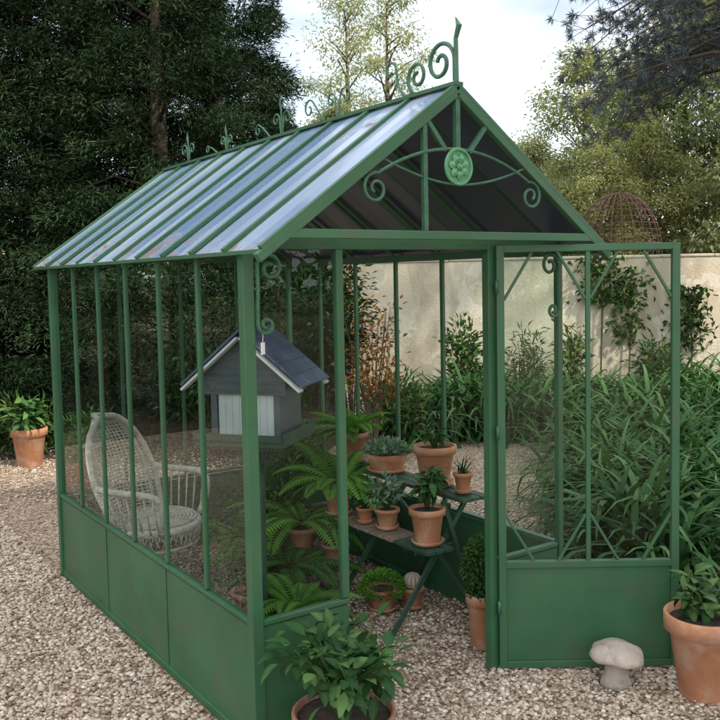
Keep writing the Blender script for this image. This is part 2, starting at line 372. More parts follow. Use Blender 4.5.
n=420; P=np.stack([rng.uniform(-1,3.2,n),rng.uniform(-1.2,6,n),np.full(n,.02)],1)
struct('leaf_litter',leaves('leaf_litter',P,np.stack([rng.normal(0,1,n),rng.normal(0,1,n),rng.normal(.05,.2,n)],1),rng.uniform(.02,.05,n),rng.uniform(.01,.025,n),M['litter'],rng.uniform(0,1,n)),kind='stuff')

# ------------------------------------------------------------ greenhouse
W,D_,H,B,R=1.6466,2.5609,1.95,.5074,2.5441
XM,XH=.4032,1.2149; YF=-.248; YB=D_+.182
SL=(R-H)/(W/2)
def rz(x): return R-abs(x-W/2)*SL
gh=thing('greenhouse','green painted iron and glass greenhouse with scrolled ridge, open door','greenhouse',(W/2,D_/2,0))
G0=Vector((W/2,D_/2,0))
def gpart(name,mb,mats,loc=None,par=None,label=None,bv=0,smooth=False):
    me=mb.mesh(name,mats,smooth)
    o=part(par or gh,name,me,loc=(0,0,0),label=label)
    if par is None: o.location=-G0
    if bv: bev(o,bv)
    return o
def post(x,y,w,z0=0.,z1=H,d=None):
    mb=MB(); mb.beam((x,y,z0),(x,y,z1),w,d or w,(0,1,0)); gpart('post',mb,[M['paint']],bv=.003)
for (x,y) in((0,0),(0,D_)): post(x,y,.046,0,H-.02)
post(W,D_,.030,0,H-.02); post(W,0,.030,0,H-.02)
post(XH-.012,0,.042); post(XM,0,.032,B+.014,H)
NB=6
ys=[D_*i/NB for i in range(NB+1)]
for x in(0,W):
    for y in ys[1:-1]: post(x,y,.020,B+.014,H-.05,.024)
for k in(1,2,3): post(W*k/4,D_,.020,B+.014,H-.02)
def rail(name,p,q,w,d):
    mb=MB(); mb.beam(p,q,w,d); gpart(name,mb,[M['paint']],bv=.003)
for x in(0,W):
    rail('wall_plate',(x,.026,H-.037),(x,D_-.026,H-.037),.030,.034)
    rail('sill_rail',(x,.026,B),(x,D_-.026,B),.034,.018)
    rail('bottom_rail',(x,.026,.02),(x,D_-.026,.02),.034,.036)
rail('wall_plate',(.026,D_,H-.005),(W-.026,D_,H-.005),.034,.04)
rail('sill_rail',(.026,D_,B),(W-.026,D_,B),.034,.018)
rail('wall_plate',(.026,0,H-.008),(W-.026,0,H-.008),.04,.052)
rail('sill_rail',(.026,0,B),(XM+.017,0,B),.034,.02)
rail('sill_rail',(XH+.01,0,B),(W-.026,0,B),.034,.02)
def bpanel(p,q,nrm,nseam):
    p=Vector(p);q=Vector(q);nrm=Vector(nrm); t=(q-p); L=t.length; t.normalize(); mb=MB()
    mb.beam(p+nrm*.006+Vector((0,0,(B-.013)/2)),q+nrm*.006+Vector((0,0,(B-.013)/2)),.006,B-.022)
    for i in range(1,nseam):
        s=p+t*L*i/nseam+nrm*.0115; mb.beam(s+Vector((0,0,.015)),s+Vector((0,0,B-.02)),.007,.003,nrm)
    gpart('base_panel',mb,[M['paint']])
bpanel((0,.025,0),(0,D_-.025,0),(-1,0,0),3); bpanel((W,.025,0),(W,D_-.025,0),(1,0,0),3)
bpanel((.025,D_,0),(W-.025,D_,0),(0,1,0),2); bpanel((.025,0,0),(XM+.012,0,0),(0,-1,0),1); bpanel((XH+.012,0,0),(W-.025,0,0),(0,-1,0),1)
def pane(p,q,z0,z1,mt='glass'):
    mb=MB(); mb.add([(p[0],p[1],z0),(q[0],q[1],z0),(q[0],q[1],z1),(p[0],p[1],z1)],[(0,1,2,3)]); gpart('glass_pane',mb,[M[mt]])
for x in(0,W):
    for i in range(NB): pane((x,ys[i]+.014),(x,ys[i+1]-.014),B+.012,H-.055,'sideglass' if x==0 else 'glass')
for k in range(4): pane((W*k/4+.014,D_),(W*(k+1)/4-.014,D_),B+.012,H-.024)
pane((.024,0),(XM-.017,0),B+.012,H-.034,'sideglass'); pane((XH+.01,0),(W-.024,0),B+.012,H-.034)
# door
hx,hy=XH+.005,-.03; dv=Vector((.8192,-.5736,0)); DW=.81; BD=B-.022; HD=H-.008
door=part(gh,'door',None,loc=Vector((hx,hy,0))-G0,rot=(0,0,math.atan2(dv.y,dv.x)),label='open greenhouse door with corner braces')
def dp(name,f,mats,bv=.002):
    mb=MB(); f(mb); o=part(door,name,mb.mesh(name,mats))
    if bv: bev(o,bv)
    return o
def fr(mb):
    for x in(.017,DW-.017): mb.beam((x,0,.018),(x,0,HD-.01),.034,.03,(0,1,0))
    for z,w in((.033,.03),(BD+.01,.03),(HD-.025,.03)): mb.beam((.034,0,z),(DW-.034,0,z),.03,w)
    mb.beam((DW/2,0,BD+.025),(DW/2,0,HD-.04),.02,.02,(0,1,0))
    for a,b in((.034,DW/2-.01),(DW/2+.01,DW-.034)):
        for (x,sx) in((a,1),(b,-1)):
            for (z,sz) in((BD+.025,1),(HD-.04,-1)): mb.beam((x,0,z+sz*.21),(x+sx*.125,0,z),.012,.015,(0,1,0))
dp('door_frame',fr,[M['paint']])
dp('door_panel',lambda mb:mb.beam((.034,.002,(.048+BD-.005)/2),(DW-.034,.002,(.048+BD-.005)/2),.008,BD-.053),[M['paint']])
for a,b in((.034,DW/2-.01),(DW/2+.01,DW-.034)):
    mb=MB(); mb.add([(a,.006,BD+.025),(b,.006,BD+.025),(b,.006,HD-.04),(a,.006,HD-.04)],[(0,1,2,3)])
    part(door,'glass_pane',mb.mesh('door_glass',[M['glass']]))
for z in(.3,1.1,1.75):
    mb=MB(); mb.tube([(0,-.016,z-.03),(0,-.016,z+.03)],.008,8); part(door,'hinge',mb.mesh('hinge',[M['iron']],True))
# gable truss
mb=MB(); y=YF+.012
for s in(-1,1):
    mb.beam((W/2,y,R-.02),(W/2+s*(W/2+.075),y,R-.02-SL*(W/2+.075)),.03,.034,(0,0,1))
gpart('gable_rafter',mb,[M['paint']],bv=.003)
mb=MB(); mb.beam((.03,y,H+.012),(W-.03,y,H+.012),.028,.034); gpart('gable_tie_beam',mb,[M['paint']],bv=.003)
orn=MB(); yy=y
fc=(W/2,yy,2.232)
orn.beam((W/2,yy,R-.04),(W/2,yy,fc[2]+.07),.022,.02,(0,1,0))
orn.beam((W/2-.165,yy,rz(W/2-.165)-.04),(W/2-.165,yy,H+.03),.02,.018,(0,1,0))
for s in(-1,1):
    orn.beam((W/2+s*.15,yy-.002,rz(W/2+.15)-.035),(W/2+s*.06,yy-.002,fc[2]+.06),.018,.016,(0,1,0))
    P=[]
    for i in range(21):
        t=i/20; P.append((W/2+s*.38*t,yy-.006,fc[2]+.068-.105*t**2))
    e=P[-1]; r_=.060
    P+=[tuple(q) for q in spiral((e[0]+s*.020,yy-.006,e[2]-r_-.004),r_,.014,math.pi/2+(.25*s),-s*1.45,(1,0,0),(0,0,1),34)]
    orn.tube(P,.0065,6)
    P=[(W/2+s*.37*t,yy-.004,fc[2]-.070+.085*t**1.8) for t in [i/16 for i in range(17)]]
    orn.tube(P,.005,6)
og=gpart('gable_ornament',orn,[M['iron']],smooth=False)
ro=MB(); K=1.22
P=[(fc[0]+.054*K*math.cos(a),yy-.010,fc[2]+.056*K*math.sin(a)) for a in [2*math.pi*i/32 for i in range(33)]]
ro.tube(P,.007,6)
for i in range(7):
    a=2*math.pi*i/7+.3; ca,sa=math.cos(a),math.sin(a); base=Vector((fc[0],yy-.012,fc[2])); u_=Vector((ca,0,sa))*K; s_=Vector((-sa,0,ca))*K
    ro.add([base+u_*.008,base+u_*.024+s_*.014+Vector((0,-.004,0)),base+u_*.038+s_*.009+Vector((0,-.001,0)),base+u_*.044,base+u_*.038-s_*.009+Vector((0,-.001,0)),base+u_*.024-s_*.014+Vector((0,-.004,0)),base+u_*.026+Vector((0,-.011,0))],
        [(0,1,6),(1,2,6),(2,3,6),(3,4,6),(4,5,6),(5,0,6)])
ro.add([(fc[0]+.014*math.cos(b)*(1-.5*j),yy-.014-.014*j,fc[2]+.014*math.sin(b)*(1-.5*j)) for j in(0,1) for b in [2*math.pi*k/10 for k in range(10)]],[(k,(k+1)%10,10+(k+1)%10,10+k) for k in range(10)]+[tuple(range(10,20))])
ro.add([(fc[0]+.050*K*math.cos(b),yy-.008,fc[2]+.052*K*math.sin(b)) for b in [2*math.pi*k/24 for k in range(24)]],[tuple(range(24))])
part(og,'flower_rosette',ro.mesh('flower_rosette',[M['rosette']]))
# roof
roofo=part(gh,'roof',None,loc=-G0)
NR=10; Lr=YB-YF
for s in(-1,1):
    mb=MB(); xe=W/2+s*(W/2+.06); ze=rz(xe); nv=Vector((s*SL,0,1)).normalized()
    for i in range(NR):
        y0=YF+Lr*i/NR; y1=YF+Lr*(i+1)/NR; mb.mi=0
        a=Vector((W/2,0,R)); b=Vector((xe,0,ze))
        nseg=2; tilt=random.uniform(-.004,.004)
        for k in range(nseg):
            mb.cv=random.random()
            yy0=y0+(y1-y0)*k/nseg; yy1=y0+(y1-y0)*(k+1)/nseg
            h0=.003*(k%2)+tilt*.3; h1=.003*((k+1)%2)+tilt*.3
            vs=[Vector((a.x,yy0,a.z))+nv*h0,Vector((a.x,yy1,a.z))+nv*h1,Vector((b.x,yy1,b.z))+nv*(h1+tilt),Vector((b.x,yy0,b.z))+nv*(h0+tilt)]
            mb.add(vs,[(0,1,2,3)])
    mb.mi=1
    for i in range(NR+1):
        y0=YF+Lr*i/NR+(.01 if i==0 else -.01 if i==NR else 0)
        mb.beam(Vector((W/2,y0,R))+nv*.007,Vector((xe,y0,ze))+nv*.007,.026,.014,nv)
    mb.beam((xe,YF,ze-.006),(xe,YB,ze-.006),.008,.014)
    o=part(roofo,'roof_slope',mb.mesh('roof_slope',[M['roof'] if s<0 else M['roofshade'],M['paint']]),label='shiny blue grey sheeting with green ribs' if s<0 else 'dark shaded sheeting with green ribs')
mb=MB(); mb.beam((W/2,YF-.005,R+.010),(W/2,YB,R+.010),.045,.014); mb.beam((W/2,YF+.03,R-.03),(W/2,YB-.03,R-.03),.02,.035)
for i in range(1,7):
    y0=D_*i/6
    for s in(-1,1): mb.beam((W/2+s*.02,y0,R-.035),(W/2+s*(W/2-.02),y0,rz(W)-.012),.02,.02)
part(roofo,'ridge_beam',mb.mesh('ridge_beam',[M['paint']]))
# ridge cresting: sparse loose irregular curls, one part each
AX,AZ=(0,1,0),(0,0,1); zr=R+.016
for i,(yo,kk,spk) in enumerate([(.86,1.1,0),(1.40,1.0,1),(2.05,.75,1),(2.60,.95,1)]):
    cr=MB(); y0=YF+yo; k_=kk
    if spk: cr.tube([(W/2,y0,zr),(W/2,y0,zr+.12*k_),(W/2,y0+.010,zr+.16*k_),(W/2,y0+random.uniform(-.012,.012),zr+.20*k_)],.006,6,rr=[.005,.0045,.007,.001])
    for s in(-1,1):
        rs=random.uniform(.8,1.3)*k_
        P=[Vector((W/2,y0+s*.008,zr+.004)),Vector((W/2,y0+s*.02,zr+.06*k_))]+spiral((W/2,y0+s*(.02+.036*rs),zr+.080*k_),.036*rs,.010,math.pi if s>0 else 0,-s*1.1,AX,AZ,20)
        cr.tube(P,.0045,5)
    cr.beam((W/2,y0-.04,zr+.003),(W/2,y0+.20,zr+.003),.012,.005)
    if i<3:
        hh=random.uniform(.08,.12) if i<1 else random.uniform(.05,.08)
        P=[Vector((W/2,y0+.12,zr)),Vector((W/2,y0+.20,zr+hh*.8))]+spiral((W/2,y0+.26,zr+hh*.75),hh*.45,.010,math.pi*.8,-1.15,AX,AZ,20)
        cr.tube(P,.0045,5)
    part(roofo,'ridge_scroll',cr.mesh('ridge_scroll',[M['iron']]))
fi=MB(); yf=YF+.01
fi.tube([(W/2,yf,zr-.01),(W/2,yf,zr+.17),(W/2,yf-.02,zr+.215),(W/2,yf,zr+.25)],.009,8,rr=[.011,.009,.012,.002])
P=spiral((W/2,yf+.096,zr+.094),.086,.018,math.pi,-1.45,AX,AZ,38)
fi.tube([Vector((W/2,yf+.01,zr+.01))]+P,.009,6)
fi.tube([Vector((W/2,yf+.10,zr)),Vector((W/2,yf+.18,zr+.0))]+spiral((W/2,yf+.245,zr+.070),.070,.015,-math.pi/2,1.5,AX,AZ,38),.0078,6)
fi.tube([Vector((W/2,yf+.33,zr)),Vector((W/2,yf+.38,zr+.06)),Vector((W/2,yf+.39,zr+.13))]+spiral((W/2,yf+.43,zr+.13),.04,.012,math.pi,-.9,AX,AZ,18),.006,6)
part(roofo,'finial',fi.mesh('finial',[M['iron']]))
for (x,s) in((.03,1),(W-.03,-1)):
    b=MB(); X=(s,0,0); Z=(0,0,1)
    P=spiral((x+s*.055,-.03,H-.105),.055,.014,math.pi*.9,-1.3,X,Z,30)
    b.tube([Vector((x,-.03,H-.26)),Vector((x+s*.004,-.03,H-.18))]+P,.008,6)
    P=spiral((x+s*.035,-.03,H-.315),.034,.01,math.pi*1.0,1.3,X,Z,26)
    b.tube([Vector((x,-.03,H-.24))]+P,.008,6)
    gpart('scroll_bracket',b,[M['iron']])

# ------------------------------------------------------------ pots and plants
def potmesh(rt,h,mat,rb=None,rim=True):
    rb=rb or rt*.66; mb=MB(); rm=rt*.09
    pr=[(rb*.2,0),(rb*.97,0),(rb,.006)]
    if rim: pr+=[(rb+(rt-rm-rb)*.8,h*.78),(rt-rm*.9,h*.80),(rt,h*.805),(rt+.001,h*.985),(rt-.003,h),(rt-.013,h),(rt-.017,h*.9),(rt*.3,h*.9)]
    else: pr+=[(rt*.9,h*.6),(rt,h*.985),(rt-.003,h),(rt-.012,h),(rt-.015,h*.9),(rt*.3,h*.9)]
    mb.lathe(pr,32,wob=.004); return mb.mesh('pot',[mat],True)
def soil(rt,h):
    mb=MB(); mb.lathe([(rt-.016,h*.86),(rt-.018,h*.905),(rt*.5,h*.93),(.004,h*.94)],20); return mb.mesh('soil',[M['soil']],True)
def potted(name,label,cat,loc,rt,h,fol,mat='terra',saucer=True,rim=True,rb=None,stems=None,group='terracotta potted plants'):
    t=thing(name,label,cat,loc,random.uniform(0,6.28),group)
    dz=.012 if saucer else 0
    if saucer:
        mb=MB(); mb.lathe([(rt*.5,0),(rt*.78,0),(rt*.92,.022),(rt*.88,.024),(rt*.75,.010),(rt*.1,.010)],28); part(t,'saucer',mb.mesh('saucer',[M[mat]],True))
    part(t,'pot',potmesh(rt,h,M[mat],rb,rim),(0,0,dz)); part(t,'soil',soil(rt,h),(0,0,dz))
    if fol: part(t,'foliage',fol,(0,0,dz+h*.9))
    if stems: part(t,'stems',stems.mesh('stems',[M['shrub']],True),(0,0,dz+h*.9))
    return t
# top tier
lv,st=shrub('foliage',.16,.09,60,.06,.028,M['broad'],6,ovate=True)
potted('potted_plant','large terracotta pot with saucer and small green plant on the stand','potted plant',(1.5,.76,.675),.118,.205,lv,stems=st)
potted('potted_plant','small terracotta pot with spiky plant on the stand','potted plant',(1.5,.53,.675),.052,.095,straps('foliage',22,(.08,.16),.008,M['strap'],.6,.012),saucer=True)
P,u=clump(420,.13,.07,.3); P[:,2]=np.abs(P[:,2])
potted('potted_succulent','wide terracotta bowl spilling grey green succulents','potted plant',(1.5,1.2,.675),.13,.10,leaves('foliage',P,u+[0,0,.5],.045,.022,M['succ'],rng.uniform(0,1,420),.3),rim=False)
fm,fs=fern('foliage',18,.34,M['fern'])
potted('potted_fern','dark terracotta pot with arching fern on the stand','potted plant',(1.5,1.56,.675),.10,.17,fm,'terradark',stems=fs)
# mid tier
lv,st=shrub('foliage',.26,.13,80,.085,.04,M['broad'],8,ovate=True)
potted('potted_plant','terracotta pot with leafy plant on the stand edge','potted plant',(1.29,.57,.435),.095,.175,lv,stems=st)
fm,fs=fern('foliage',30,.44,M['fern'],pl=.22)
potted('potted_fern','bright green fern in terracotta pot on the middle shelf','potted plant',(1.25,1.35,.435),.09,.14,fm,stems=fs)
lv,st=shrub('foliage',.2,.12,140,.05,.024,M['succ'],8)
potted('potted_plant','grey leaved plant in small terracotta pot','potted plant',(1.29,.92,.435),.07,.10,lv,stems=st)
lv,st=shrub('foliage',.12,.08,90,.035,.016,M['broad'],7)
potted('potted_plant','little terracotta pot with low leafy plant','potted plant',(1.26,1.09,.435),.05,.075,lv,stems=st)
fm,fs=fern('foliage',30,.46,M['fern'],pl=.22,droop=2.0)
potted('potted_fern','drooping bright fern in terracotta pot on low shelf','potted plant',(1.06,1.45,.215),.09,.14,fm,stems=fs)
lv,st=shrub('foliage',.12,.09,80,.035,.02,M['broad'],6)
potted('potted_plant','squat dark terracotta pot with low plant','potted plant',(1.11,1.17,.215),.08,.10,lv,'terradark',stems=st)
# ground pots
P,u=clump(2200,.120,.095,.6); P=P[P[:,2]>-.02]
potted('potted_cushion_plant','terracotta bowl with rounded bright green cushion plant','potted plant',(1.22,.88,.01),.088,.11,leaves('foliage',P,unit(P)+[0,0,.2],.024,.010,M['moss'],rng.uniform(0,1,len(P)),.3))
# globe cactus with ribs
mb=MB(); nk=36; prof=[(.020,-.004),(.040,.012),(.050,.036),(.047,.060),(.034,.078),(.014,.086),(.002,.086)]
vs=[];vv=[]
for (r_,z_) in prof:
    for k in range(nk):
        a=2*math.pi*k/nk; w=1-.10*(k%3==0); vs.append((r_*w*math.cos(a),r_*w*math.sin(a),z_)); vv.append(.9 if k%3==1 else .35)
fs=[(i*nk+k,i*nk+(k+1)%nk,(i+1)*nk+(k+1)%nk,(i+1)*nk+k) for i in range(len(prof)-1) for k in range(nk)]
potted('potted_cactus','pale rounded ribbed cactus in low terracotta pot on the gravel','potted plant',(1.365,.80,.01),.064,.105,mkmesh('foliage',vs,fs,[M['pink']],vv,False),'terra')
# box topiary
n=2000; u=unit(rng.normal(0,1,(n,3))); P=u*np.array([.088,.088,.165])*rng.uniform(.65,1.22,n)[:,None]*(1-.22*np.clip(u[:,2:],0,1)); P[:,2]+=.15
potted('box_topiary','bushy clipped box in tall terracotta pot beside the door post','potted plant',(1.345,.21,.0),.088,.27,leaves('foliage',P,u+rng.normal(0,.9,(n,3)),.028,.015,M['box'],rng.uniform(0,1,n)*.6+.4*np.linalg.norm(P,axis=1)/.3,.3),saucer=False,rb=.062)
# foreground pots
lv,st=shrub('foliage',.33,.32,290,.088,.044,M['broadd'],26,ovate=True)
potted('potted_shrub','large terracotta pot of broad leaved shrub at the greenhouse step','potted plant',(.20,-.29,0),.19,.23,lv,'terradark',saucer=False,stems=st)
# right pot
lv,st=shrub('foliage',.20,.16,110,.09,.042,M['broadd'],11,ovate=True)
potted('potted_shrub','large rimmed terracotta pot with dark leafy shrub','potted plant',(1.75,-.72,0),.165,.36,lv,saucer=False,rb=.10,stems=st)
# far pots
lv,st=shrub('foliage',.3,.24,160,.16,.07,M['broad'],10,ovate=True)
potted('potted_shrub','weathered terracotta pot with leafy plant before the hedge','potted plant',(.68,6.15,0),.18,.38,lv,'terra',saucer=False,stems=st)
lv,st=shrub('foliage',.2,.2,130,.1,.04,M['shrub'],10)
potted('potted_shrub','weathered terracotta pot with leafy plant before the hedge','potted plant',(.72,4.7,0),.15,.28,lv,'terradark',saucer=False,stems=st)
for (x,y,L,mt,lb) in((.40,.36,.34,'fernd','dark fern in terracotta pot behind the front pane'),(.60,.74,.36,'fern','bright fern in terracotta pot inside the greenhouse'),(.85,1.25,.48,'fernd','dark fern in terracotta pot inside the greenhouse'),(.9,1.9,.48,'fern','bright fern in terracotta pot inside the greenhouse')):
    fm,fs=fern('foliage',28,L,M[mt],pl=.2,droop=1.7); potted('potted_fern',lb,'potted plant',(x,y,.01),.10,.17,fm,'terradark',stems=fs)
lv,st=shrub('foliage',.55,.26,500,.06,.026,M['shrub'],14)
potted('potted_shrub','upright leafy shrub in terracotta pot inside the greenhouse','potted plant',(1.0,1.75,.01),.12,.2,lv,'terradark',stems=st)
lv,st=shrub('foliage',.7,.24,520,.06,.026,M['shrub'],14)
potted('potted_shrub','upright leafy shrub in terracotta pot inside the greenhouse','potted plant',(1.4,2.15,.01),.12,.25,lv,stems=st)
lv,st=shrub('foliage',.35,.15,160,.05,.02,M['shrub'],8)
potted('potted_shrub','small leafy shrub in terracotta pot inside the greenhouse','potted plant',(.55,1.15,.01),.09,.16,lv,stems=st)

# plant stand
ps=thing('plant_stand','stepped folding green plant stand with wooden shelves and terracotta pots','plant stand',(1.3,1.05,0))
for (x,y0,y1,z,w,mt) in((.2,-.62,.66,.66,.19,'darkwood'),(-.02,-.30,.6,.42,.18,'wood'),(-.02,-.60,-.32,.42,.18,'darkwood'),(-.2,.02,.6,.20,.18,'darkwood')):
    mb=MB()
    for k in(-1,0,1): mb.box((x+k*w/3.05,(y0+y1)/2+random.uniform(-.008,.008),z),(w/3.4,y1-y0,.018))
    bev(part(ps,'shelf',mb.mesh('shelf',[M[mt]])),.002)
for y in(-.5,.02,.54):
    mb=MB(); y2=y+.02
    mb.beam((.30,y,0),(.08,y,.645),.026,.016,(0,1,0)); mb.beam((-.25,y2,0),(.27,y2,.645),.026,.016,(0,1,0))
    mb.beam((-.1,y+.01,.402),(.18,y+.01,.402),.014,.02)
    part(ps,'leg',mb.mesh('leg',[M['darkwood']]))
mb=MB(); mb.beam((.29,-.5,.05),(.12,.0,.62),.016,.02); mb.beam((.12,-.5,.62),(.29,.0,.05),.016,.02); part(ps,'brace',mb.mesh('brace',[M['darkwood']]))

# dovecote birdhouse
bh=thing('birdhouse','white wooden birdhouse, blue grey roof, dark gable and ledge','birdhouse',(.47,.84,0),math.atan2(.62,.78))
mb=MB(); bw,bd,z0,z1=.28,.25,1.08,1.27; SB=.84; zp=1.515
mb.box((0,0,(z0+z1)/2),(bd,bw,z1-z0))
for k in range(1,8):
    yv=-bw/2+bw*k/8; mb.box((-bd/2-.001,yv,(z0+z1)/2),(.003,.003,z1-z0-.004))
part(bh,'body',mb.mesh('birdhouse_body',[M['shadewhite']]))
mb=MB(); gx=bd/2+.015; gy=.205
ring=[(-gy,z1+.001),(gy,z1+.001),(gy,zp+.040-gy*SB),(0,zp+.040),(-gy,zp+.040-gy*SB)]
mb.add([(-gx,y_,z_) for y_,z_ in ring]+[(gx,y_,z_) for y_,z_ in ring],[(0,4,3,2,1),(5,6,7,8,9)]+[(i,(i+1)%5,5+(i+1)%5,5+i) for i in range(5)])
for k in range(7):   # shingle courses on the gable face
    zz=z1+.02+k*.036; hw=min(gy,(zp+.030-zz)/SB)-.012
    if hw>.02: mb.box((-gx-.002,0,zz),(.004,2*hw,.006))
for s in(-1,1): mb.box((0,s*(bw/2+.02),(z0+z1)/2),(bd+.02,.03,z1-z0))
part(bh,'gable',mb.mesh('birdhouse_gable',[M['grey']]))
for e in(-1,1):
  for s in(-1,1):
    mb=MB(); xx=e*(bd/2+.052)
    mb.beam((xx,s*.006,zp+.026),(xx,s*.298,zp+.026-.292*SB),.012,.048,(1,0,0))
    bev(part(bh,'bargeboard',mb.mesh('bargeboard',[M['white']])),.002)
mb=MB()
for s in(-1,1):
    a=Vector((0,0,zp+.056)); b=Vector((0,s*.304,zp+.056-.304*SB)); n_=Vector((0,s*SB,1)).normalized()
    mb.beam(a+n_*.004,b+n_*.004,bd+.116,.010,n_)
    for k in range(1,5):
        p=a+(b-a)*k/5+n_*.0105; mb.beam(p+Vector((-(bd+.11)/2,0,0)),p+Vector(((bd+.11)/2,0,0)),.004,.003,n_)
part(bh,'roof',mb.mesh('birdhouse_roof',[M['slate']]))
mb=MB(); mb.box((-.02,0,1.06),(.42,.44,.035)); mb.box((-.02,0,1.03),(.34,.36,.022))
for s in(-1,1): mb.box((-.02,s*.22,1.085),(.42,.012,.04))
mb.box((-.235,0,1.085),(.012,.44,.03))
part(bh,'platform',mb.mesh('platform',[M['darkwood']]))
mb=MB(); mb.box((0,0,.52),(.045,.045,1.0)); mb.box((0,0,.02),(.30,.30,.04)); mb.box((0,0,.05),(.2,.2,.03))
for s in(-1,1):
    mb.beam((0,s*.02,.88),(0,s*.12,1.01),.02,.02); mb.beam((s*.02,0,.88),(s*.12,0,1.01),.02,.02,(0,1,0))
bev(part(bh,'stand',mb.mesh('birdhouse_stand',[M['darkwood']])),.004)

# wicker chair
ch=thing('wicker_armchair','whitish weathered wicker armchair with rounded woven back','chair',(.385,2.05,0),math.atan2(-.76,.65))
def bs(s,t):
    w=.27+.06*math.sin(min(1,t/.45)*math.pi/2)
    if t>.36: w*=max(0,1-((t-.36)/.64)**2.3)**.5
    return (-.21-.16*t+.13*(s*s)*(1-.4*t), s*w, .40+.61*t)
mb=MB()
T=[t/14 for t in range(13)]+[.955,.985]
P=[bs(-1,t) for t in T]+[bs(0,1)]+[bs(1,t) for t in T[::-1]]
mb.tube(P,.019,8)
P=[bs(-.86,t*.93) for t in T]+[bs(0,.93)]+[bs(.86,t*.93) for t in T[::-1]]
mb.tube(P,.009,6)
for k in range(-9,10):
    s=k/10; mb.tube([bs(s,t/12*.975) for t in range(13)],.005,4)
for j in range(1,30):
    t=j/30; mb.tube([bs(-1+2*i/12,t) for i in range(13)],.0048,4)
part(ch,'backrest',mb.mesh('backrest',[M['wicker']],True))
mb=MB()
mb.lathe([(.05,.405),(.26,.40),(.285,.39),(.292,.370),(.28,.355),(.1,.355)],32)
for k in range(11): 
    r=.03+.0225*k; mb.tube([(r*math.cos(a),r*math.sin(a),.406) for a in [2*math.pi*i/28 for i in range(29)]],.009,5)
for k in range(48):
    a=2*math.pi*k/48
    mb.tube([(.28*math.cos(a),.28*math.sin(a),.375),(.265*math.cos(a+.12),.265*math.sin(a+.12),.27)],.0045,4); mb.tube([(.28*math.cos(a),.28*math.sin(a),.375),(.265*math.cos(a-.12),.265*math.sin(a-.12),.27)],.0045,4)
mb.tube([(.265*math.cos(a),.265*math.sin(a),.27) for a in [2*math.pi*i/32 for i in range(33)]],.010,6)
part(ch,'seat',mb.mesh('seat',[M['wicker']],True))
for s in(-1,1):
    mb=MB()
    P=[bs(s,.42),(-.14,s*.33,.64),(.02,s*.34,.63),(.16,s*.33,.625),(.22,s*.305,.59),(.225,s*.28,.49),(.19,s*.235,.38)]
    Q=[]
    for i in range(len(P)-1):
        for t in(0,.33,.66): Q.append(Vector(P[i]).lerp(Vector(P[i+1]),t))
    Q.append(Vector(P[-1]));
    for _ in range(2): Q=[Q[0]]+[(Q[i-1]+Q[i]*2+Q[i+1])/4 for i in range(1,len(Q)-1)]+[Q[-1]]
    mb.tube(Q,.019,8)
    for k in range(7):
        x=-.15+.055*k; mb.tube([(x,s*.335,.63),(x*.9+.02,s*.27*(1-.2*abs(x)),.38)],.0055,4)
    part(ch,'armrest',mb.mesh('armrest',[M['wicker']],True))
for (x,y) in((.17,.17),(.17,-.17),(-.18,.18),(-.18,-.18)):
    mb=MB(); mb.tube([(x,y,.37),(x*1.05,y*1.05,.2),(x*1.22,y*1.22,0)],.015,8); part(ch,'leg',mb.mesh('leg',[M['wicker']],True))

# stone mushroom
mu=thing('stone_mushroom','weathered beige stone garden mushroom with lumpy flattened cap','garden ornament',(1.525,-.435,.005),.4)
mb=MB(); mb.lathe([(.03,0),(.068,0),(.066,.02),(.048,.055),(.040,.10),(.044,.14),(.03,.145)],24,wob=.06); part(mu,'stem',mb.mesh('stem',[M['stone']],True))
mb=MB(); mb.lathe([(.03,.130),(.08,.122),(.106,.126),(.117,.136),(.110,.152),(.092,.166),(.074,.178),(.050,.184),(.024,.186),(.004,.185)],36,wob=.055)
mb.v=[(x+.006*math.sin(z*70+y*40),y+.005*math.sin(x*60),z+.006*math.sin(x*45+1)*math.cos(y*38)) for x,y,z in mb.v]
part(mu,'cap',mb.mesh('cap',[M['stone']],True),rot=(.08,-.05,0))
# tag
tg=thing('price_tag','small white paper tag hanging from the corner post','tag',(.045,-.035,1.60),.6)
mb=MB(); mb.box((0,0,-.05),(.03,.0015,.045)); part(tg,'card',mb.mesh('card',[M['white']]))
mb=MB(); mb.tube([(0,0,-.028),(.003,0,0),(-.012,.008,.03)],.001,4); part(tg,'string',mb.mesh('string',[M['white']]))

# ------------------------------------------------------------ garden wall
wx,wy=at(520,12); wa=math.atan2(-.5649,.8252)
gw=thing('garden_wall','tall weathered stucco garden wall with stone coping','wall',(wx,wy,0),wa)
mb=MB(); mb.box((2.6,0,1.0),(10,.25,2.0)); part(gw,'wall_face',mb.mesh('wall_face',[M['stucco']]))
mb=MB(); 
for i in range(14): mb.box((-2.4+.357+i*.714,0,2.02+random.uniform(-.004,.004)),(.708,.28,.04))
bev(part(gw,'coping',mb.mesh('coping',[M['coping']])),.012)
for px,z0,z1,wd in((628,.9,1.85,.25),(690,.8,1.6,.3),(600,1.4,2.1,.3)):
    x,y=at(px,11.78); n=300
    s=rng.normal(0,wd*.5,n); z=rng.uniform(z0,z1,n); P=np.stack([s*.8252,-s*.5649,z],1)+rng.normal(0,.03,(n,3))
    t=thing('climbing_vine','dark green vine climbing the stucco wall','vine',(x,y,0),group='vines on the wall')
    part(t,'foliage',leaves('foliage',P,rng.normal(0,1,(n,3))+[0,0,-.4],.10,.06,M['shrub'],rng.uniform(0,1,n)))
    mb=MB(); mb.tube([(0,0,0),(.05,.0,z0),(-.04,.0,z1)],.012,5); part(t,'stem',mb.mesh('stem',[M['bark']]))
x,y=at(618,13.6)
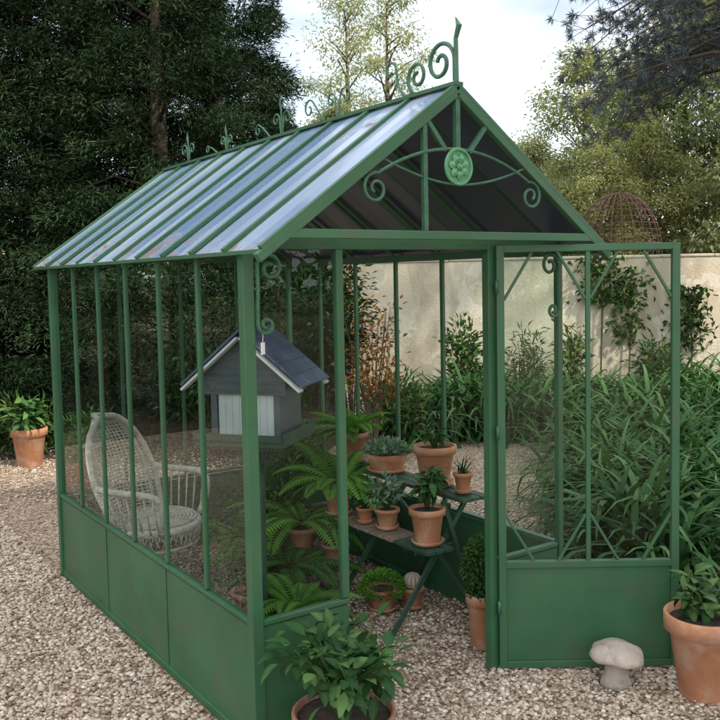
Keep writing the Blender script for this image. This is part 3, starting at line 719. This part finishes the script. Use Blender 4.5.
wg=thing('wire_gazebo','rusty domed wire garden gazebo rising behind the wall','gazebo',(x,y,0)); mb=MB(); r=.64
for k in range(24):
    a=2*math.pi*k/24; P=[(r*math.cos(a),r*math.sin(a),0),(r*math.cos(a),r*math.sin(a),2.15)]
    P+=[(r*math.cos(b)*math.cos(a),r*math.cos(b)*math.sin(a),2.15+.88*math.sin(b)) for b in [i*.157 for i in range(1,11)]]
    mb.tube(P,.009,4)
for z,rr in((1.2,r),(1.6,r),(2.15,r),(2.25,r*.99),(2.35,r*.97),(2.45,r*.94),(2.55,r*.89),(2.65,r*.82),(2.75,r*.73),(2.84,r*.62),(2.92,r*.48)): mb.tube([(rr*math.cos(a),rr*math.sin(a),z) for a in [2*math.pi*i/24 for i in range(25)]],.008,4)
part(wg,'frame',mb.mesh('frame',[M['rust']]))

# ------------------------------------------------------------ strap-leaf clumps
cm=[straps('agapanthus_leaves%d'%i,165,(.45,.86),.040,M['strap'],.80,.12,7,2.3) for i in range(4)]
cands=[]
for (p0,p1,d0,d1,n) in((615,760,5.3,6.3,15),(600,800,6.3,7.6,24),(588,820,7.6,9.2,24),(395,800,9.6,11.3,46)):
    for i in range(n):
        cands.append((random.uniform(p0,p1),random.uniform(d0,d1)))
placed=[]
for px,d in cands:
    for tr_ in range(12):
        x,y=at(px,d)
        if all((x-a)**2+(y-b)**2>.085 for a,b,_ in placed) and (px>592 or d>9.4): break
        px+=random.uniform(-25,25); d+=random.uniform(-.25,.25)
    else: continue
    placed.append((x,y,d))
for i,(x,y,d) in enumerate(placed):
    o=thing('agapanthus_clump','arching dark green strap leaved agapanthus clump in the bed','plant',(x,y,0),random.uniform(0,6.28),'agapanthus clumps in the bed',mesh=cm[i%4])
    s=random.uniform(.80,1.15)*(1.25 if d>9.4 else 1.05); o.scale=(s,s,s*random.uniform(.92,1.12))
def shrubthing(name,label,px,d,H_,R_,n,L,Wd,mat,nst=16,grp='garden shrubs'):
    lv,st=shrub('foliage',H_,R_,n,L,Wd,M[mat],nst); x,y=at(px,d)
    t=thing(name,label,'shrub',(x,y,0),random.uniform(0,6),grp); part(t,'foliage',lv); part(t,'stems',st.mesh('stems',[M['bark']])); return t
shrubthing('shrub','upright green shrub against the pale wall',466,11,1.3,.32,480,.12,.05,'shrub')
shrubthing('shrub','feathery green shrub against the pale wall',525,11.2,1.15,.3,420,.16,.025,'shrub')
shrubthing('shrub','small green shrub against the pale wall',570,11.3,1.25,.25,320,.12,.05,'shrub')
shrubthing('shrub','green shrub against the pale wall',665,11.3,.95,.45,600,.12,.05,'shrub')
shrubthing('russet_shrub','thin shrub with russet orange autumn leaves',372,8.0,1.85,.35,520,.075,.035,'red',18)
shrubthing('russet_shrub','thin shrub with russet orange autumn leaves',350,9.3,2.1,.4,420,.08,.035,'red',14)
shrubthing('shrub','dense dark green shrub beside the hedge',318,8.6,1.9,.6,2400,.10,.04,'hedge',24)
shrubthing('shrub','dense dark green shrub beside the hedge',262,9.6,2.3,.8,3600,.10,.04,'hedge',34)
shrubthing('shrub','dense dark green shrub beside the hedge',215,8.8,1.7,.7,2800,.10,.04,'hedge',30)
shrubthing('shrub','dense dark green shrub beside the hedge',322,11.2,2.5,.7,2800,.10,.04,'hedge',30)
shrubthing('shrub','low bushy shrub near the gravel',400,9.4,.7,.45,900,.10,.035,'shrub',20)
shrubthing('shrub','low yellow green shrub at the foot of the hedge',20,9.3,.55,.5,500,.14,.04,'shrub',16)
shrubthing('shrub','low shrub at the foot of the hedge',80,9.2,.4,.4,400,.12,.035,'shrub',14)

# ------------------------------------------------------------ trees
def conifer(idx,Ht,Rb,nb,nl):
    tr=MB(); tr.tube([(0,0,0),(.03,0,Ht*.4),(0,.02,Ht*.97)],.1,8,rr=[.2,.13,.02])
    P=[];D=[];va=[];Ls=[]
    for i in range(nb):
        z=Ht*(.02+.97*(i+random.random())/nb); f=1-z/Ht; r=Rb*(f**.38)*random.uniform(.68,1.12)*(1 if f>.08 else .8)
        az=i*2.399+random.uniform(-.4,.4); d=np.array([math.cos(az),math.sin(az),0.])
        base=np.array([0,0,z]); rise=random.uniform(.05,.45)*r; sag=random.uniform(.1,.4)*r
        if i%4==0:
            tr.tube([base,base+d*r*.5+[0,0,rise*.6],base+d*r*.9+[0,0,rise-sag*.8]],.02,4,rr=[.03,.018,.006])
        m=int(nl*(.4+.6*r/Rb)); t=rng.uniform(.35,1,m)**.5
        side=np.array([-d[1],d[0],0]); spread=.26*r*(1.15-t)+.07
        lat=rng.normal(0,1,m)*spread
        pos=base+d*(r*t)[:,None]+np.array([0,0,1.])*(rise*t-sag*t**2+rng.normal(0,.07,m))[:,None]+side*lat[:,None]
        P.append(pos); D.append(d*.6+side*(np.sign(lat)*rng.uniform(.2,.8,m))[:,None]+np.array([0,0,1.])*rng.uniform(-.5,.5,m)[:,None]+rng.normal(0,.3,(m,3)))
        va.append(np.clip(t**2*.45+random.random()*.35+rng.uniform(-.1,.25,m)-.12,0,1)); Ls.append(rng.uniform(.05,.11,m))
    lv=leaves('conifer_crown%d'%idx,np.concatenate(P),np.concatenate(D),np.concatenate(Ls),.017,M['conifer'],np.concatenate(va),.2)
    return lv,tr.mesh('conifer_trunk%d'%idx,[M['bark']],True)
cons=[conifer(0,6.6,1.7,270,390),conifer(1,6.9,1.8,280,390)]
cpos=[(*at(px,d),s) for px,d,s in [(-230,10,1.),(-110,10.2,1.05),(-10,10.4,.98),(80,10.7,1.02),(165,10.5,.97),(226,11.4,.93),(40,13.4,1.15),(150,13.8,1.15),(248,14.5,.84),(312,13.2,.36)]]
cpos+=[(-3.4,8.7,1.),(-5.4,7.6,1.),(-7.2,6.0,.95)]  # conifers out of view, added so the side glass reflects dark trees
for i,(x,y,s) in enumerate(cpos):
    lv,tr=cons[i%2]
    t=thing('conifer_tree','tall dense dark green conifer with drooping sprays','tree',(x,y,0),random.uniform(0,6.28),'dark conifers beside the path'); t.scale=(s*(1.0 if s>.5 else 1.5),s*(1. if s>.5 else 1.5),s)
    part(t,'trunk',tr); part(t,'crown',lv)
def broad(idx,Ht,Rc,ncl,nl,L,Wd,mat,z0=.25,thin=1.):
    tr=MB(); tr.tube([(0,0,0),(.05,0,Ht*.3),(-.05,.05,Ht*.65),(0,0,Ht*.92)],.1,8,rr=[Ht*.016,Ht*.012,Ht*.007,.01])
    P=[];D=[];va=[]
    for i in range(ncl):
        z=Ht*(z0+(1-z0)*(i+random.random())/ncl); f=(z/Ht-z0)/(1-z0); r=Rc*math.sin(math.pi*(.12+.86*f))**.6*random.uniform(.25,1.)
        az=random.uniform(0,6.283); c=np.array([r*math.cos(az),r*math.sin(az),z]); b=np.array([0,0,max(.1,z-r*.6)])
        tr.tube([b,(b+c)/2+[0,0,.1*r],c],.02,4,rr=[.003*Ht,.002*Ht,.004])
        cr_=Rc*random.uniform(.14,.30); m=nl
        off=rng.normal(0,1,(m,3))*[cr_*.6,cr_*.6,cr_*.38]
        P.append(c+off); D.append(unit(off)+rng.normal(0,.5,(m,3))+[0,0,-.3]); va.append(np.clip(random.random()*.45+rng.uniform(0,.4,m)+off[:,2]/cr_*.2,0,1))
    P=np.concatenate(P)
    return leaves('crown%d'%idx,P,np.concatenate(D),rng.uniform(.6,1.2,len(P))*L,Wd,M[mat],np.concatenate(va)),tr.mesh('trunk%d'%idx,[M['bark']],True)
bt=[broad(10,11,2.6,80,260,.17,.075,'far',.12),broad(11,9,2.4,80,270,.16,.075,'far2',.08),broad(12,12,1.9,60,150,.15,.05,'far',.15)]
for i,(k,px,d,s) in enumerate([(2,352,24,.80),(2,392,28,.94),(0,430,26,.62),(0,478,28,.50),(0,535,22,.46),(0,585,24,.70),(1,632,20,.70),(0,685,20,.74),(1,335,19,.6),(1,500,18,.36),(0,600,17.5,.38),(0,650,18,.44),(1,430,20,.46),(0,375,18,.40),(1,560,18,.40),(1,760,18,.9)]):
    lv,tr=bt[k]; x,y=at(px,d)
    t=thing('garden_tree','sunlit olive green tree, haze put into its pale leaf colour, beyond the garden wall','tree',(x,y,0),random.uniform(0,6.28),'trees beyond the wall'); t.scale=(s,s,s)
    part(t,'trunk',tr); part(t,'crown',lv)
# unseen tall trees, added on the sun side to shade the greenhouse
st_lv,st_tr=broad(20,11.5,3.0,60,120,.30,.16,'shade',.34)
for (x,y,s) in((3.2,-7.8,.98),(7.0,-6.2,.95)):
    t=thing('unseen_shade_tree','unseen tall leafy broad crowned tree, added to shade the gravel terrace','tree',(x,y,0),random.uniform(0,6.28),'unseen shade trees by the terrace'); t.scale=(s,s,s)
    part(t,'trunk',st_tr); part(t,'crown',st_lv)
# pine
x,y=at(825,10.6)
pt=thing('pine_tree','blue tinged pine with long drooping needle laden branches','tree',(x,y,0),0)
tr=MB(); tr.tube([(0,0,0),(.1,.05,3),(0,.1,6),(.1,0,9)],.1,10,rr=[.26,.2,.15,.04])
P=[];D=[];va=[]; lf=Vector((-.8252,.5649,0))
for i in range(52):
    z=random.uniform(4.2,7.4); az=random.gauss(0,.75) if i<42 else random.uniform(0,6.28)
    d=lf.copy(); d.rotate(Matrix.Rotation(az,3,'Z')); L_=random.uniform(1.8,3.4)*(1 if z<7 else .75)
    path=[]; 
    for k in range(13):
        t=k/12; path.append(Vector((0,0,z))+d*L_*t+Vector((0,0,.25*L_*t-1.0*t**2.2*L_*.42))+Vector((random.gauss(0,.03),random.gauss(0,.03),random.gauss(0,.02))))
    tr.tube(path,.02,5,rr=[.028*(1-k/13)+.005 for k in range(13)])
    for k in range(4,13):
        for j in range(4):
            c=path[k]+Vector((random.gauss(0,.19),random.gauss(0,.19),random.gauss(-.03,.13)))
            tr.tube([path[k],c],.004,3)
            m=36; u=unit(rng.normal(0,1,(m,3))+np.array([d.x*.6,d.y*.6,-.1]))
            P.append(np.tile(np.array(c),(m,1))); D.append(u); va.append(rng.uniform(0,.6,m)+random.random()*.4)
part(pt,'trunk',tr.mesh('pine_trunk',[M['bark']],True))
P=np.concatenate(P); part(pt,'crown',leaves('pine_crown',P,np.concatenate(D),rng.uniform(.06,.12,len(P)),.0065,M['pine'],np.concatenate(va)))

# far woodland belt all round (reads as one mass)
P=[];D=[];va=[]
for i in range(800):
    a=random.uniform(0,6.283); rr=random.uniform(45,60); c=np.array([rr*math.cos(a),rr*math.sin(a),random.uniform(.3,4.8)]); m=22
    off=rng.normal(0,1,(m,3))*[1.4,1.4,.9]; P.append(c+off); D.append(off+rng.normal(0,1,(m,3))); va.append(np.full(m,random.random()*.5)+rng.uniform(0,.4,m))
P=np.concatenate(P); struct('distant_woodland',leaves('distant_woodland',P,np.concatenate(D),1.2,.6,M['far2'],np.concatenate(va)),kind='stuff')

# ------------------------------------------------------------ light
SE=math.radians(42)
sd=Vector((.33,-.94,0)).normalized()  # horizontal direction towards the sun
S=Vector((sd.x*math.cos(SE),sd.y*math.cos(SE),math.sin(SE)))
ld=bpy.data.lights.new('sun','SUN'); ld.energy=5.0; ld.angle=math.radians(3); ld.color=(1,.91,.77)
lo=bpy.data.objects.new('sun',ld); COL.objects.link(lo); lo.rotation_euler=S.to_track_quat('Z','Y').to_euler(); lo.location=S*20
w=bpy.data.worlds.new('World'); scene.world=w; w.use_nodes=True; nt=w.node_tree; nt.nodes.clear()
out=nt.nodes.new('ShaderNodeOutputWorld'); bg=nt.nodes.new('ShaderNodeBackground'); sk=nt.nodes.new('ShaderNodeTexSky')
sk.sky_type='NISHITA'; sk.sun_disc=False; sk.sun_elevation=SE; sk.sun_rotation=math.atan2(S.x,S.y); sk.dust_density=1.0; sk.air_density=1.1
gen=coords(nt,'Generated')
f=ramp(nt,[(.38,(.30,.30,.30)),(.58,(1,1,1))],noise(nt,3.0,4,.55,coords(nt,'Generated',(1,1,2.2))))
# bright cloud deck thins out to pale blue towards the north-east horizon
dt=nt.nodes.new('ShaderNodeVectorMath'); dt.operation='DOT_PRODUCT'; nt.links.new(gen,dt.inputs[0]); dt.inputs[1].default_value=(.5649,.8252,0)
mr=nt.nodes.new('ShaderNodeMapRange'); nt.links.new(dt.outputs['Value'],mr.inputs['Value']); mr.inputs['From Min'].default_value=0.45; mr.inputs['From Max'].default_value=.95; mr.inputs['To Min'].default_value=1; mr.inputs['To Max'].default_value=.33
ml=nt.nodes.new('ShaderNodeMath'); ml.operation='MULTIPLY'; nt.links.new(f,ml.inputs[0]); nt.links.new(mr.outputs[0],ml.inputs[1])
c=mixc(nt,ml.outputs[0],sk.outputs[0],(20.5,20.8,21.3))
nt.links.new(c,bg.inputs[0]); bg.inputs[1].default_value=.15; nt.links.new(bg.outputs[0],out.inputs[0])

# ------------------------------------------------------------ camera
cd=bpy.data.cameras.new('camera'); co=bpy.data.objects.new('camera',cd); COL.objects.link(co)
yaw,pit,rol=.6003,.0682,-.0201
F=Vector((math.sin(yaw)*math.cos(pit),math.cos(yaw)*math.cos(pit),-math.sin(pit))); Rr=Vector((math.cos(yaw),-math.sin(yaw),0)); U=Rr.cross(F)
R2=Rr*math.cos(rol)+U*math.sin(rol); U2=-Rr*math.sin(rol)+U*math.cos(rol)
mt=Matrix((( R2.x,U2.x,-F.x,-1.4833),(R2.y,U2.y,-F.y,-2.9028),(R2.z,U2.z,-F.z,1.8003),(0,0,0,1)))
co.matrix_world=mt; cd.sensor_width=36; cd.lens=877.6/720*36; cd.shift_y=-(360-338.5)/720; cd.clip_end=500; cd.clip_start=.05
scene.camera=co
